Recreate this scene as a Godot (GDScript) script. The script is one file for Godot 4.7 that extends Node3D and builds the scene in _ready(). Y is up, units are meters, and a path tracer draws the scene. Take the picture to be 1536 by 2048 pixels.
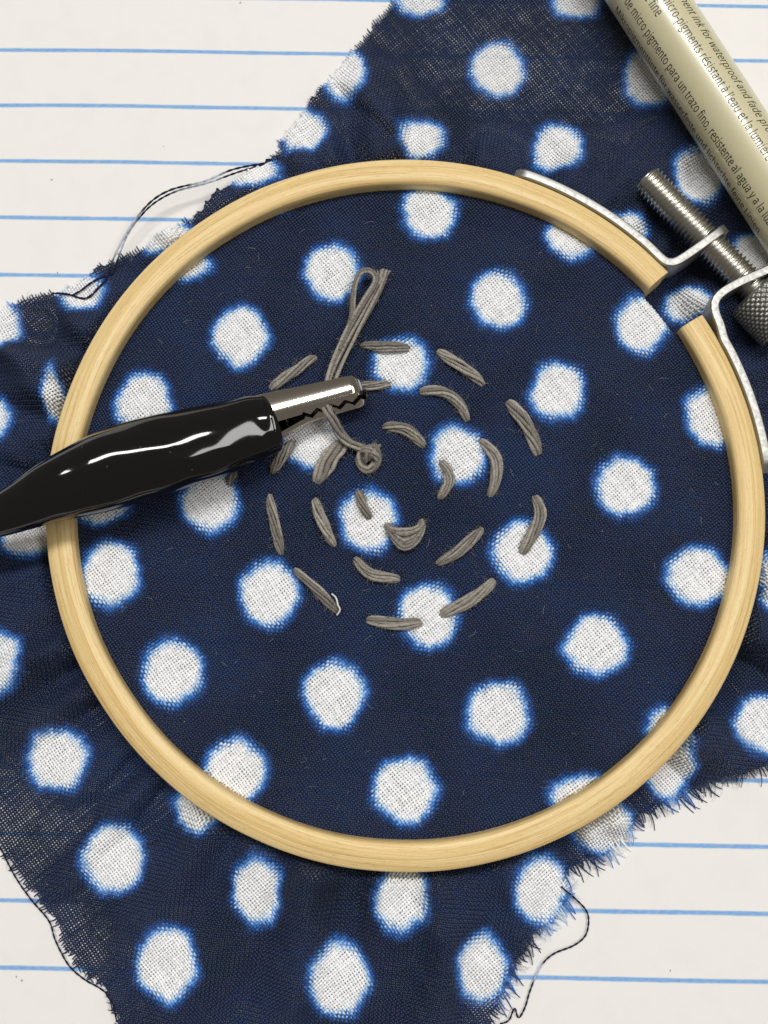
extends Node3D
# An embroidery hoop with dotted cloth on ruled paper. All lengths are written in millimetres and turned into metres by K.

const K := 0.001
const PITCH := 0.415                     # distance between two threads of the cloth
const WARP := Vector2(0.602, 0.799)      # directions of the threads on the table, x and z
const WEFT := Vector2(0.799, -0.602)
const R_IN := 47.75
const R_OUT := 51.95
const CLOTH_UP := 5.4                    # height of the stretched cloth
const RING_UP := 7.9

# each stitch: pixels of its two ends and of points between, then half width in mm and a label where it looks different
const STITCHES := [
	[[[542, 775], [585, 744], [630, 714]], 0.72, ""],
	[[[724, 690], [770, 693], [815, 696]], 0.66, ""],
	[[[878, 702], [921, 733], [966, 766]], 0.78, ""],
	[[[842, 781], [888, 783], [918, 806], [934, 838]], 0.74, ""],
	[[[769, 853], [812, 860], [848, 890]], 0.78, ""],
	[[[1018, 804], [1050, 848], [1077, 906]], 1.0, ""],
	[[[963, 881], [989, 913], [993, 952], [980, 990]], 0.78, ""],
	[[[883, 924], [897, 944], [897, 968], [880, 994]], 0.66, ""],
	[[[1071, 994], [1079, 1035], [1045, 1104]], 0.82, ""],
	[[[963, 1058], [920, 1100], [876, 1126]], 0.74, ""],
	[[[987, 1162], [947, 1197], [885, 1228]], 0.84, ""],
	[[[841, 1245], [788, 1247], [736, 1240]], 0.74, ""],
	[[[590, 1140], [632, 1180], [676, 1224]], 0.66, "stitch with a white yarn loop at its lower end"],
	[[[539, 991], [549, 1045], [562, 1106]], 0.66, ""],
	[[[630, 999], [645, 1043], [667, 1089]], 0.74, ""],
	[[[711, 1118], [742, 1149], [797, 1158]], 0.74, ""],
	[[[717, 981], [726, 1008], [738, 1033]], 0.62, ""],
	[[[545, 943], [563, 915], [585, 884]], 0.7, ""],
	[[[633, 961], [662, 915], [697, 880]], 1.15, "thick stitch beside the knot"],
	[[[705, 772], [740, 772], [779, 768]], 0.6, ""],
	[[[460, 966], [464, 955], [470, 945]], 0.4, ""],
]

var eye := Vector3.ZERO
var look := Basis()
var focal := 1.0
var rng := RandomNumberGenerator.new()
var wob := FastNoiseLite.new()
var fold_noise := FastNoiseLite.new()
var dots := []
var buckets := {}
var outline := PackedVector2Array()
var taken := {}
var M := {}


func _ready() -> void:
	rng.seed = 7
	wob.seed = 3
	wob.frequency = 1.0
	wob.fractal_octaves = 2
	fold_noise.seed = 11
	fold_noise.frequency = 0.06
	fold_noise.fractal_octaves = 2
	set_camera()
	set_light()
	make_materials()
	make_paper()
	make_cloth()
	make_hoop()
	make_pen()
	make_clip()
	make_embroidery()
	make_loose_threads()


# ------------------------------------------------------------------ camera and light

func set_camera() -> void:
	var p := deg_to_rad(7.5)
	var aim := Vector3(-3.08, 0, 0.76)
	look = Basis(Vector3(1, 0, 0), Vector3(0, sin(p), -cos(p)), Vector3(0, cos(p), sin(p)))
	eye = aim + look.z * 165.28
	focal = 1024.0 / tan(deg_to_rad(25.0))
	var cam := Camera3D.new()
	cam.name = "camera"
	cam.near = 0.01
	cam.far = 20.0
	var lens := CameraAttributesPhysical.new()
	lens.frustum_focal_length = 12.0 / tan(deg_to_rad(25.0))
	lens.frustum_focus_distance = 0.1585
	lens.frustum_near = 0.01
	lens.frustum_far = 20.0
	lens.exposure_aperture = 24.0
	cam.attributes = lens
	cam.fov = 50.0
	add_child(cam)
	cam.transform = Transform3D(look, eye * K)
	cam.current = true


func set_light() -> void:
	var e := Environment.new()
	e.background_mode = Environment.BG_COLOR
	e.background_color = Color(0.165, 0.15, 0.132).linear_to_srgb()
	e.tonemap_mode = Environment.TONE_MAPPER_LINEAR
	e.tonemap_exposure = 1.0
	e.sdfgi_enabled = true
	e.ssao_enabled = true
	e.ssil_enabled = true
	var w := WorldEnvironment.new()
	w.name = "room_air"
	w.environment = e
	add_child(w)
	lamp(Vector3(-0.22, 1.85, -0.72), Vector2(1.4, 0.2), 2.62, Color(1.0, 0.992, 0.985), "long white ceiling lamp beyond the far edge of the paper")
	lamp(Vector3(0.75, 1.4, -0.1), Vector2(0.28, 1.2), 0.82, Color(1.0, 0.99, 0.98), "long white ceiling lamp above the right of the paper")


func lamp(where: Vector3, size: Vector2, energy: float, tint: Color, label: String) -> void:
	var root := thing("ceiling_lamp", label, "lamp", where / K, "ceiling lamps above the table")
	var pm := BoxMesh.new()
	pm.size = Vector3(size.x, size.y, 0.03)
	var glow := StandardMaterial3D.new()
	glow.albedo_color = Color(0.9, 0.9, 0.88)
	glow.emission_enabled = true
	glow.emission = tint
	glow.emission_energy_multiplier = 0.5
	var panel := MeshInstance3D.new()
	panel.name = "lamp_panel"
	panel.mesh = pm
	panel.material_override = glow
	root.add_child(panel, true)
	var l := AreaLight3D.new()
	l.name = "lamp_light"
	l.area_size = size
	l.light_energy = energy
	l.light_color = tint
	l.shadow_enabled = true
	l.light_size = 0.3
	l.position = Vector3(0, 0, -0.025)
	root.add_child(l, true)
	root.look_at_from_position(where, Vector3.ZERO, Vector3(0, 0, -1))


# ------------------------------------------------------------------ helpers

func at(px: float, py: float, h: float) -> Vector3:
	var d := look.x * (px - 768.0) / focal - look.y * (py - 1024.0) / focal - look.z
	return eye + d * ((h - eye.y) / d.y)


func numbered(called: String) -> String:
	var n: int = taken.get(called, 0)
	taken[called] = n + 1
	return called if n == 0 else "%s_%03d" % [called, n]


func thing(called: String, label: String, category: String, base := Vector3.ZERO, group := "") -> Node3D:
	var o := Node3D.new()
	o.name = numbered(called)
	o.position = base * K
	o.set_meta("label", label)
	o.set_meta("category", category)
	if group:
		o.set_meta("group", group)
	add_child(o, true)
	return o


# verts, normals, uvs, colours, indices in millimetres of the world
class Bag:
	var v := PackedVector3Array()
	var n := PackedVector3Array()
	var u := PackedVector2Array()
	var c := PackedColorArray()
	var i := PackedInt32Array()


func put(bag: Bag, called: String, material: Material, parent: Node3D, kind := "", label := "", base := Vector3.ZERO) -> MeshInstance3D:
	var a := []
	a.resize(Mesh.ARRAY_MAX)
	var shift := parent.position / K if parent != self else base
	var v := bag.v
	for k in v.size():
		v[k] = (v[k] - shift) * K
	a[Mesh.ARRAY_VERTEX] = v
	a[Mesh.ARRAY_NORMAL] = bag.n
	if bag.u.size() == v.size():
		a[Mesh.ARRAY_TEX_UV] = bag.u
	if bag.c.size() == v.size():
		a[Mesh.ARRAY_COLOR] = bag.c
	a[Mesh.ARRAY_INDEX] = bag.i
	var m := ArrayMesh.new()
	m.add_surface_from_arrays(Mesh.PRIMITIVE_TRIANGLES, a)
	m.surface_set_material(0, material)
	var o := MeshInstance3D.new()
	o.name = numbered(called) if parent == self else called
	o.mesh = m
	if kind:
		o.set_meta("kind", kind)
	if label:
		o.set_meta("label", label)
	if parent == self:
		o.position = base * K
	parent.add_child(o, true)
	return o


# rows of points -> a smooth surface. closed: each row is a loop. Normals point away from the middle of each row, or up.
func skin(bag: Bag, rows: Array, closed: bool, upward := false, us := 1.0, vs := 1.0, tint := Color(1, 1, 1, 1), inward := false) -> void:
	var nr := rows.size()
	var nc: int = rows[0].size()
	var first := bag.v.size()
	var cols := nc + 1 if closed else nc
	var sign_sum := 0.0
	var normals := PackedVector3Array()
	for r in nr:
		var row: PackedVector3Array = rows[r]
		var before: PackedVector3Array = rows[maxi(r - 1, 0)]
		var after: PackedVector3Array = rows[mini(r + 1, nr - 1)]
		var mid := Vector3.ZERO
		for p in row:
			mid += p
		mid /= nc
		for k in cols:
			var q := k % nc
			var q0 := (q + nc - 1) % nc if closed else maxi(q - 1, 0)
			var q1 := (q + 1) % nc if closed else mini(q + 1, nc - 1)
			var nn := (row[q1] - row[q0]).cross(after[q] - before[q])
			if nn.length_squared() < 1e-14:
				nn = (after[q0] - after[q1]).cross(before[q] - after[q]) * 0.0001
			nn = nn.normalized()
			normals.append(nn)
			sign_sum += nn.y if upward else nn.dot((row[q] - mid).normalized())
			bag.v.append(row[q])
			bag.u.append(Vector2(float(r) / maxf(nr - 1, 1) * us, float(k) / (cols - 1) * vs))
			bag.c.append(tint)
	var flip := (sign_sum < 0.0) != inward
	for nn in normals:
		bag.n.append(-nn if flip else nn)
	for r in nr - 1:
		for k in cols - 1:
			var a := first + r * cols + k
			var b := a + 1
			var c := a + cols
			var d := c + 1
			# cross(row dir, along dir) is the unflipped normal; Godot wants front faces clockwise
			if flip:
				bag.i.append_array([a, b, c, b, d, c])
			else:
				bag.i.append_array([a, c, b, b, c, d])


func cap(bag: Bag, loop: PackedVector3Array, outward: Vector3, tint := Color(1, 1, 1, 1)) -> void:
	var first := bag.v.size()
	var mid := Vector3.ZERO
	for p in loop:
		mid += p
	mid /= loop.size()
	bag.v.append(mid)
	bag.n.append(outward)
	bag.u.append(Vector2(0.5, 0.5))
	bag.c.append(tint)
	for k in loop.size():
		bag.v.append(loop[k])
		bag.n.append(outward)
		bag.u.append(Vector2(0.5, 0.5) + Vector2(loop[k].x - mid.x, loop[k].z - mid.z) * 0.02)
		bag.c.append(tint)
	for k in loop.size():
		var a := first + 1 + k
		var b := first + 1 + (k + 1) % loop.size()
		if (loop[k] - mid).cross(loop[(k + 1) % loop.size()] - mid).dot(outward) > 0:
			bag.i.append_array([first, b, a])
		else:
			bag.i.append_array([first, a, b])


func smooth(pts: PackedVector3Array, steps: int) -> PackedVector3Array:
	# Catmull-Rom through the points, evenly sampled
	var dense := PackedVector3Array()
	for k in pts.size() - 1:
		var p0 := pts[maxi(k - 1, 0)]
		var p3 := pts[mini(k + 2, pts.size() - 1)]
		for s in 8:
			dense.append(pts[k].cubic_interpolate(pts[k + 1], p0, p3, s / 8.0))
	dense.append(pts[-1])
	var total := 0.0
	for k in dense.size() - 1:
		total += dense[k].distance_to(dense[k + 1])
	var out := PackedVector3Array()
	var walked := 0.0
	var k := 0
	for s in steps + 1:
		var want := total * s / steps
		while k < dense.size() - 2 and walked + dense[k].distance_to(dense[k + 1]) < want:
			walked += dense[k].distance_to(dense[k + 1])
			k += 1
		var l := dense[k].distance_to(dense[k + 1])
		out.append(dense[k].lerp(dense[k + 1], clampf((want - walked) / maxf(l, 1e-6), 0, 1)))
	return out


func tube(bag: Bag, path: PackedVector3Array, radii: Array, sides: int, tint := Color(1, 1, 1, 1), tints := PackedColorArray()) -> void:
	# radii: one number, or one per point
	var n := path.size()
	var first := bag.v.size()
	var side := Vector3.ZERO
	var gone := 0.0
	for k in n:
		var d := (path[mini(k + 1, n - 1)] - path[maxi(k - 1, 0)]).normalized()
		if k == 0:
			side = d.cross(Vector3.UP)
			if side.length() < 0.05:
				side = d.cross(Vector3.RIGHT)
		side = (side - d * side.dot(d)).normalized()
		var up := side.cross(d)
		var r: float = radii[k] if radii.size() > 1 else radii[0]
		if k > 0:
			gone += path[k].distance_to(path[k - 1])
		for s in sides + 1:
			var a := TAU * s / sides
			var o := side * cos(a) + up * sin(a)
			bag.v.append(path[k] + o * r)
			bag.n.append(o)
			bag.u.append(Vector2(gone, float(s) / sides))
			bag.c.append(tints[k] if tints.size() else tint)
	var cols := sides + 1
	for k in n - 1:
		for s in sides:
			var a := first + k * cols + s
			bag.i.append_array([a, a + 1, a + cols, a + 1, a + cols + 1, a + cols])


func plain(c: Color, rough: float, metal := 0.0, spec := 0.5) -> StandardMaterial3D:
	var m := StandardMaterial3D.new()
	m.albedo_color = c
	m.roughness = rough
	m.metallic = metal
	m.metallic_specular = spec
	return m


func noise_image(w: int, h: int, sd: int, freq: float, octaves: int) -> Image:
	var f := FastNoiseLite.new()
	f.seed = sd
	f.frequency = freq
	f.fractal_octaves = octaves
	return f.get_seamless_image(w, h)


# ------------------------------------------------------------------ materials

func make_materials() -> void:
	var cloth := plain(Color.WHITE, 0.46, 0.0, 0.46)
	cloth.vertex_color_use_as_albedo = true
	cloth.rim_enabled = true
	cloth.rim = 0.1
	cloth.rim_tint = 0.5
	M.cloth = cloth

	var yarn := plain(Color.WHITE, 0.8, 0.0, 0.3)
	yarn.vertex_color_use_as_albedo = true
	M.yarn = yarn

	# embroidery floss: fine slanted fibres
	var fi := Image.create(64, 64, false, Image.FORMAT_RGB8)
	var fh := Image.create(64, 64, false, Image.FORMAT_RGB8)
	var fr := RandomNumberGenerator.new()
	fr.seed = 5
	var line := []
	for k in 64:
		line.append(fr.randf())
	for y in 64:
		for x in 64:
			var t: float = line[(y + x) % 64]
			var t2: float = line[(y * 2 + x + 17) % 64]
			var g := 0.55 + 0.6 * (0.65 * t + 0.35 * t2)
			fi.set_pixel(x, y, Color(g, g * 0.995, g * 0.98))
			fh.set_pixel(x, y, Color(t, t, t))
	var floss := plain(Color.WHITE, 0.68, 0.0, 0.45)
	floss.vertex_color_use_as_albedo = true
	floss.albedo_texture = ImageTexture.create_from_image(fi)
	floss.heightmap_enabled = true
	floss.heightmap_texture = ImageTexture.create_from_image(fh)
	floss.heightmap_scale = 0.006
	floss.uv1_scale = Vector3(0.7, 1.0, 1)
	M.floss = floss

	# bamboo: long streaks along the ring
	var w := 2048
	var h := 160
	var a := FastNoiseLite.new()
	a.seed = 21
	a.frequency = 1.0
	a.fractal_octaves = 3
	var data := PackedByteArray()
	data.resize(w * h * 3)
	var rough := PackedByteArray()
	rough.resize(w * h)
	var light := Color(0.92, 0.82, 0.595)
	var mid := Color(0.88, 0.76, 0.515)
	var dark := Color(0.72, 0.555, 0.31)
	for y in h:
		for x in w:
			var xx := x * 0.0035
			var yy := y / float(h)
			var bend := a.get_noise_2d(xx * 0.9, 3.1) * 0.05
			var broad := a.get_noise_2d(xx * 0.55, (yy + bend) * 7.0)
			var streak := a.get_noise_2d(xx * 1.3 + 40.0, (yy + bend) * 34.0)
			var fleck := a.get_noise_2d(x * 0.045 + 9.0, yy * 70.0 + 90.0)
			var c := mid.lerp(light, clampf(0.55 + broad * 1.3, 0, 1))
			c = c.lerp(dark, clampf((streak - 0.22) * 1.5, 0, 0.5))
			c = c.lerp(Color(0.945, 0.865, 0.67), clampf((-streak - 0.25) * 1.5, 0, 0.55))
			if fleck > 0.44:
				c = c.lerp(dark, clampf((fleck - 0.44) * 3.0, 0, 0.5))
			var k := (y * w + x) * 3
			data[k] = int(c.r * 255)
			data[k + 1] = int(c.g * 255)
			data[k + 2] = int(c.b * 255)
			var g := 1.0 + 0.05 * a.get_noise_2d(x * 0.35, yy * 110.0)
			for q in 3:
				data[k + q] = int(clampf(data[k + q] * g, 0, 255))
			rough[y * w + x] = int(clampf(128 + streak * 110 + fleck * 30, 0, 255))
	var wood := plain(Color.WHITE, 0.42, 0.0, 0.45)
	wood.albedo_texture = ImageTexture.create_from_image(Image.create_from_data(w, h, false, Image.FORMAT_RGB8, data))
	wood.heightmap_enabled = true
	wood.heightmap_texture = ImageTexture.create_from_image(Image.create_from_data(w, h, false, Image.FORMAT_L8, rough))
	wood.heightmap_scale = 0.006
	M.wood = wood

	# zinc-plated steel with a brushed, slightly mottled face
	var zinc := plain(Color(0.66, 0.66, 0.645), 0.34, 1.0)
	var patchy := noise_image(256, 256, 8, 0.05, 4)
	patchy.adjust_bcs(1.0, 0.3, 1.0)
	zinc.roughness_texture = ImageTexture.create_from_image(patchy)
	zinc.roughness = 0.95
	zinc.uv1_triplanar = true
	zinc.uv1_scale = Vector3(90, 90, 90)
	M.zinc = zinc
	M.screw = plain(Color(0.82, 0.81, 0.78), 0.28, 1.0)
	M.chrome = plain(Color(0.80, 0.775, 0.74), 0.09, 1.0)
	var black := plain(Color(0.004, 0.0036, 0.0036).linear_to_srgb(), 0.07, 0.0, 0.56)
	M.black = black
	var barrel := plain(Color(0.80, 0.775, 0.635), 0.3, 0.0, 0.5)
	barrel.clearcoat_enabled = true
	barrel.clearcoat = 0.6
	barrel.clearcoat_roughness = 0.12
	M.barrel = barrel
	M.print = plain(Color(0.045, 0.045, 0.05), 0.45)


# ------------------------------------------------------------------ paper

func make_paper() -> void:
	# 203 x 267 mm, ruled every 9.39 mm
	var w := 1556
	var h := 2048
	var per := h / 267.0
	var im := Image.create(w, h, false, Image.FORMAT_RGB8)
	var f := FastNoiseLite.new()
	f.seed = 4
	f.frequency = 0.02
	f.fractal_octaves = 5
	var base := Color(0.925, 0.916, 0.905)
	im.fill(base)
	var mottled := f.get_image(w, h)
	mottled.convert(Image.FORMAT_RGBA8)
	var data := mottled.get_data()
	for k in w * h:
		var g := data[k * 4]
		data[k * 4 + 3] = absi(g - 128) / 14
		var side := 255 if g > 128 else 150
		data[k * 4] = side
		data[k * 4 + 1] = side
		data[k * 4 + 2] = side
	im.convert(Image.FORMAT_RGBA8)
	im.blend_rect(Image.create_from_data(w, h, false, Image.FORMAT_RGBA8, data), Rect2i(0, 0, w, h), Vector2i.ZERO)
	im.convert(Image.FORMAT_RGB8)
	var ink := Color(0.45, 0.645, 0.865)
	for k in 29:
		var z0 := -81.95 + (k - 5) * 9.335
		for x in w:
			var y := (z0 + 133.5) * per + wob.get_noise_2d(x * 0.004, k * 3.7) * 0.5
			var half := 2.0 + wob.get_noise_2d(x * 0.02, k * 9.1 + 50.0) * 0.35
			for yy in range(int(y) - 4, int(y) + 6):
				if yy < 0 or yy >= h:
					continue
				var cover := smoothstep(half + 1.1, half - 0.6, absf(yy + 0.5 - y)) * (0.86 + 0.2 * wob.get_noise_2d(x * 0.11, yy * 0.4))
				if cover > 0:
					im.set_pixel(x, yy, im.get_pixel(x, yy).lerp(ink, clampf(cover, 0, 1)))
	for k in 70:
		var sx := rng.randi_range(5, w - 6)
		var sy := rng.randi_range(5, h - 6)
		for q in rng.randi_range(1, 3):
			im.set_pixel(sx + q / 2, sy + q % 2, Color(0.5, 0.48, 0.47))
	var m := plain(Color.WHITE, 0.8, 0.0, 0.3)
	m.albedo_texture = ImageTexture.create_from_image(im)
	M.paper = m
	var bag := Bag.new()
	var rows := []
	for r in 61:
		var row := PackedVector3Array()
		for c in 47:
			var x := -101.5 + 203.0 * c / 46.0
			var z := -133.5 + 267.0 * r / 60.0
			row.append(Vector3(x, wob.get_noise_2d(x * 0.02, z * 0.02) * 0.05 - 0.05 - 0.9 * smoothstep(-45.0, -85.0, x) * smoothstep(-20.0, -75.0, z), z))
		rows.append(row)
	skin(bag, rows, false, true)
	for k in bag.u.size():   # u along x
		bag.u[k] = Vector2(bag.u[k].y, bag.u[k].x)
	var turn := Basis(Vector3.UP, deg_to_rad(-1.0))
	for k in bag.v.size():
		bag.v[k] = turn * bag.v[k]
		bag.n[k] = turn * bag.n[k]
	var o := put(bag, "notebook_paper", m, self)
	o.set_meta("label", "white ruled notebook paper with pale blue lines under everything")
	o.set_meta("category", "paper")


# ------------------------------------------------------------------ cloth

func dye(p: Vector2, jit: float) -> Color:
	var key := Vector2i(int(floor(p.x / 8.0)), int(floor(p.y / 8.0)))
	var best := 99.0
	for n in buckets.get(key, []):
		var d: Array = dots[n]
		var q: Vector2 = p - d[0]
		var ang := q.angle()
		var e := Vector2(q.x / d[1], q.y / d[2]).length()
		var reach: float = (e - 1.0) * 0.5 * (d[1] + d[2]) + wob.get_noise_2d(cos(ang) * 1.6 + n * 7.0, sin(ang) * 1.6) * 0.36
		best = minf(best, reach)
	best += jit
	var uneven := 1.0 + 0.42 * wob.get_noise_2d(p.x * 0.055 + 31.0, p.y * 0.055)
	var navy := Color(0.0046, 0.0165, 0.057) * uneven
	if best > 1.55:
		return navy
	if best < -0.6:
		return Color(0.905, 0.92, 0.93)
	if best < 0.0:
		return Color(0.905, 0.92, 0.93).lerp(Color(0.46, 0.65, 0.87), (best + 0.6) / 0.6)
	if best < 0.4:
		return Color(0.46, 0.65, 0.87).lerp(Color(0.055, 0.25, 0.70), best / 0.4)
	if best < 0.8:
		return Color(0.055, 0.25, 0.70).lerp(Color(0.015, 0.075, 0.28), (best - 0.4) / 0.4)
	return Color(0.015, 0.075, 0.28).lerp(navy, (best - 0.8) / 0.75)


# how far the threads have slipped apart, 0 to 1; there the cloth lies on the paper
func slack_at(p: Vector2) -> float:
	if p.length() < R_IN:
		return 0.0
	var l := 0.0
	for q in slack:
		l = maxf(l, q[2] * smoothstep(q[1] * 1.1, 0.0, p.distance_to(q[0])))
	return l


func loose(p: Vector2) -> float:
	return clampf(slack_at(p) * (1.0 + 0.45 * wob.get_noise_2d(p.x * 0.16 + 7.0, p.y * 0.16)), 0, 1)


func in_gap(x: float, z: float) -> float:
	# 0 outside the opening of the ring, 1 in its middle
	var a := rad_to_deg(atan2(-z, x))
	return smoothstep(4.9, 4.2, absf(a - 36.7))


func ridge(x: float, z: float, a: Vector2, b: Vector2, wide: float, tall: float) -> float:
	var p := Vector2(x, z)
	var q := Geometry2D.get_closest_point_to_segment(p, a, b)
	var d := p.distance_squared_to(q)
	return tall * exp(-d / (wide * wide))


func spot(px: float, py: float) -> Vector2:
	var p := at(px, py, 2.0)
	return Vector2(p.x, p.z)


var ridges := []
var slack := []
var fold_line: Array[Vector2] = [Vector2.ZERO, Vector2.ONE]


func height(x: float, z: float) -> float:
	var r := sqrt(x * x + z * z)
	var g := in_gap(x, z)
	var ang := atan2(-z, x)
	if r < R_IN - 1.2:
		return CLOTH_UP + fold_noise.get_noise_2d(x * 0.8, z * 0.8) * 0.06
	# outside
	var away := maxf(r - R_OUT, 0.0)
	var near := exp(-away / 13.0)
	var wave := fold_noise.get_noise_2d(cos(ang) * 84.0 + 200.0, sin(ang) * 84.0)
	var h := 0.45 + near * (2.0 + 7.0 * wave) + fold_noise.get_noise_2d(x * 1.3 + 70.0, z * 1.3) * 1.0
	for k in ridges:
		h += ridge(x, z, k[0], k[1], k[2], k[3])
	var fa := fold_line[0]
	var fd := (fold_line[1] - fa).normalized()
	var rel := Vector2(x, z) - fa
	var along := rel.dot(fd)
	h += 1.5 * smoothstep(1.1, -0.5, rel.cross(fd) * -1.0) * smoothstep(-7.0, 2.0, along) * exp(-pow(maxf(-rel.cross(fd) * -1.0, 0.0) / 9.0, 2.0)) * smoothstep(20.0, 12.0, along)
	h = 0.25 + maxf(h - 0.25, 0.0)
	h = lerpf(h, 0.17, smoothstep(0.15, 0.75, slack_at(Vector2(x, z))) * smoothstep(R_OUT + 1.0, R_OUT + 8.0, r))
	var out_h := lerpf(0.45, h, smoothstep(R_OUT - 0.3, R_OUT + 2.6, r))
	var low := lerpf(CLOTH_UP, 0.45, smoothstep(R_IN + 0.15, R_IN + 0.45, r))
	var rolled := lerpf(CLOTH_UP, 0.8, 1.0 - sqrt(maxf(0.0, 1.0 - pow(clampf((r - R_IN + 1.2) / 1.5, 0, 1), 2.0))))
	low = lerpf(low, rolled, g)
	if r < R_IN + 0.5:
		return low
	return out_h


func make_cloth() -> void:
	fold_line = [spot(700, 180), spot(832, 322)]
	ridges = [
		[spot(30, 700), spot(120, 850), 2.6, 2.6],
		[spot(400, 1700), spot(300, 1900), 4.5, 1.0],
		[spot(640, 1760), spot(590, 2000), 3.0, 2.0],
		[spot(930, 1760), spot(860, 2040), 3.2, 1.8],
		[spot(1290, 1560), spot(1330, 1640), 2.2, 1.6],
		[spot(1480, 1250), spot(1600, 1300), 3.0, 2.0],
		[spot(0, 1400), spot(60, 1250), 4.0, 1.2],
		[spot(1250, 380), spot(1420, 240), 3.6, 1.0],
		[spot(190, 640), spot(60, 640), 2.6, 1.2],
	]
	slack = [[spot(1010, 30), 32.0, 1.25], [spot(1190, 150), 20.0, 0.9], [spot(790, 60), 11.0, 0.9], [spot(10, 1660), 19.0, 0.8], [spot(150, 1900), 15.0, 0.7], [spot(70, 640), 9.0, 0.8], [spot(640, 240), 10.0, 0.5], [spot(1230, 1640), 10.0, 0.8], [spot(1400, 1570), 10.0, 0.6], [spot(980, 2020), 9.0, 0.7]]
	# dyed dots: pixel of the middle, half sizes of the white in pixels
	var inside_dots := [
		[858, 425, 50, 50], [1147, 467, 50, 48], [662, 545, 50, 53], [996, 600, 51, 54], [480, 672, 50, 55], [1283, 648, 48, 54], [287, 806, 50, 55],
		[800, 727, 52, 50], [1115, 783, 50, 53], [1425, 832, 50, 55], [620, 878, 52, 50], [915, 910, 50, 54], [420, 1003, 50, 54], [1250, 973, 53, 53],
		[735, 1042, 50, 56], [220, 1145, 52, 58], [1045, 1105, 53, 54], [537, 1187, 52, 58], [1395, 1152, 55, 51], [855, 1232, 52, 56], [345, 1343, 52, 57],
		[1192, 1290, 56, 52], [667, 1390, 54, 58], [995, 1425, 56, 55], [470, 1545, 52, 56], [808, 1580, 56, 56], [1342, 1462, 44, 40], [1170, 1600, 62, 44],
		[200, 1010, 48, 32], [548, 398, 44, 24], [372, 530, 40, 28],
	]
	var outside_dots := [
		[995, 132, 52, 54], [690, 150, 38, 48], [1115, 293, 46, 52], [842, 282, 42, 40], [1305, 150, 54, 58], [1397, 352, 48, 52], [1155, -8, 48, 38], [605, 262, 44, 44],
		[840, -10, 44, 34], [1245, 462, 40, 26], [1512, 515, 46, 52], [165, 588, 42, 32], [0, 655, 34, 50], [118, 800, 16, 40], [-28, 842, 40, 44], [-14, 1325, 56, 56], [112, 1520, 54, 54],
		[225, 1718, 53, 58], [395, 1612, 42, 34], [516, 1775, 40, 60], [333, 1926, 53, 62], [802, 1790, 44, 56], [678, 1960, 50, 62], [1078, 1778, 46, 58], [963, 1938, 43, 56], [1200, 1650, 50, 44],
		[1336, 1538, 38, 48], [1530, 1450, 52, 50], [1540, 1165, 26, 50], [62, 1062, 56, 46], [1372, 612, 38, 30], [503, 352, 50, 30], [330, 474, 48, 32], [1640, 1300, 50, 50], [110, 2150, 50, 50], [500, 2130, 50, 50], [845, 2140, 50, 50],
	]
	for d in inside_dots:
		var p := at(d[0], d[1], CLOTH_UP)
		dots.append([Vector2(p.x, p.z), d[2] / 13.75, d[3] / 13.75])
	for d in outside_dots:
		var p := at(d[0], d[1], 1.2)
		dots.append([Vector2(p.x, p.z), d[2] / 13.3, d[3] / 13.3])
	for n in dots.size():
		var d: Array = dots[n]
		for bx in range(int(floor((d[0].x - d[1] - 3.5) / 8.0)), int(floor((d[0].x + d[1] + 3.5) / 8.0)) + 1):
			for by in range(int(floor((d[0].y - d[2] - 3.5) / 8.0)), int(floor((d[0].y + d[2] + 3.5) / 8.0)) + 1):
				var key := Vector2i(bx, by)
				if not buckets.has(key):
					buckets[key] = []
				buckets[key].append(n)
	var corners := [
		[810, -2], [792, 4], [744, 62], [708, 104], [660, 164], [624, 204], [591, 252], [566, 288], [551, 317], [531, 336], [488, 362], [441, 395], [383, 442], [359, 454], [312, 485], [289, 500],
		[227, 528], [199, 543], [164, 571], [117, 590], [70, 594], [35, 606], [0, 622], [-60, 650], [-150, 690], [-150, 1560], [-60, 1635], [0, 1690], [20, 1721], [59, 1777], [94, 1822], [120, 1861], [143, 1910],
		[179, 1952], [212, 1978], [228, 2024], [238, 2047], [262, 2150], [940, 2150], [975, 2048], [990, 2015], [1009, 1985], [1020, 1940], [1039, 1910], [1057, 1872], [1099, 1839], [1121, 1816], [1140, 1790], [1123, 1762],
		[1136, 1734], [1181, 1719], [1219, 1696], [1241, 1670], [1260, 1644], [1279, 1625], [1320, 1610], [1357, 1595], [1391, 1576], [1444, 1554], [1485, 1539], [1536, 1524], [1610, 1490], [1690, 1460], [1690, 620],
		[1560, 490], [1470, 365], [1400, 255], [1325, 150], [1235, 5], [1170, -110], [900, -110],
	]
	var flat := PackedVector2Array()
	for c in corners:
		var p := at(c[0], c[1], 0.5)
		outline.append(Vector2(p.x, p.z))
	# bounds in thread coordinates
	var lo := Vector2(1e9, 1e9)
	var hi := -lo
	for p in outline:
		var q := Vector2(p.dot(WEFT), p.dot(WARP))
		lo = lo.min(q)
		hi = hi.max(q)
	var ni := int((hi.x - lo.x) / PITCH) + 2
	var nj := int((hi.y - lo.y) / PITCH) + 2
	var pos := PackedVector3Array()
	var nor := PackedVector3Array()
	var on := PackedByteArray()
	pos.resize(ni * nj)
	nor.resize(ni * nj)
	on.resize(ni * nj)
	var slip := FastNoiseLite.new()
	slip.seed = 31
	slip.frequency = 0.09
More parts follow.
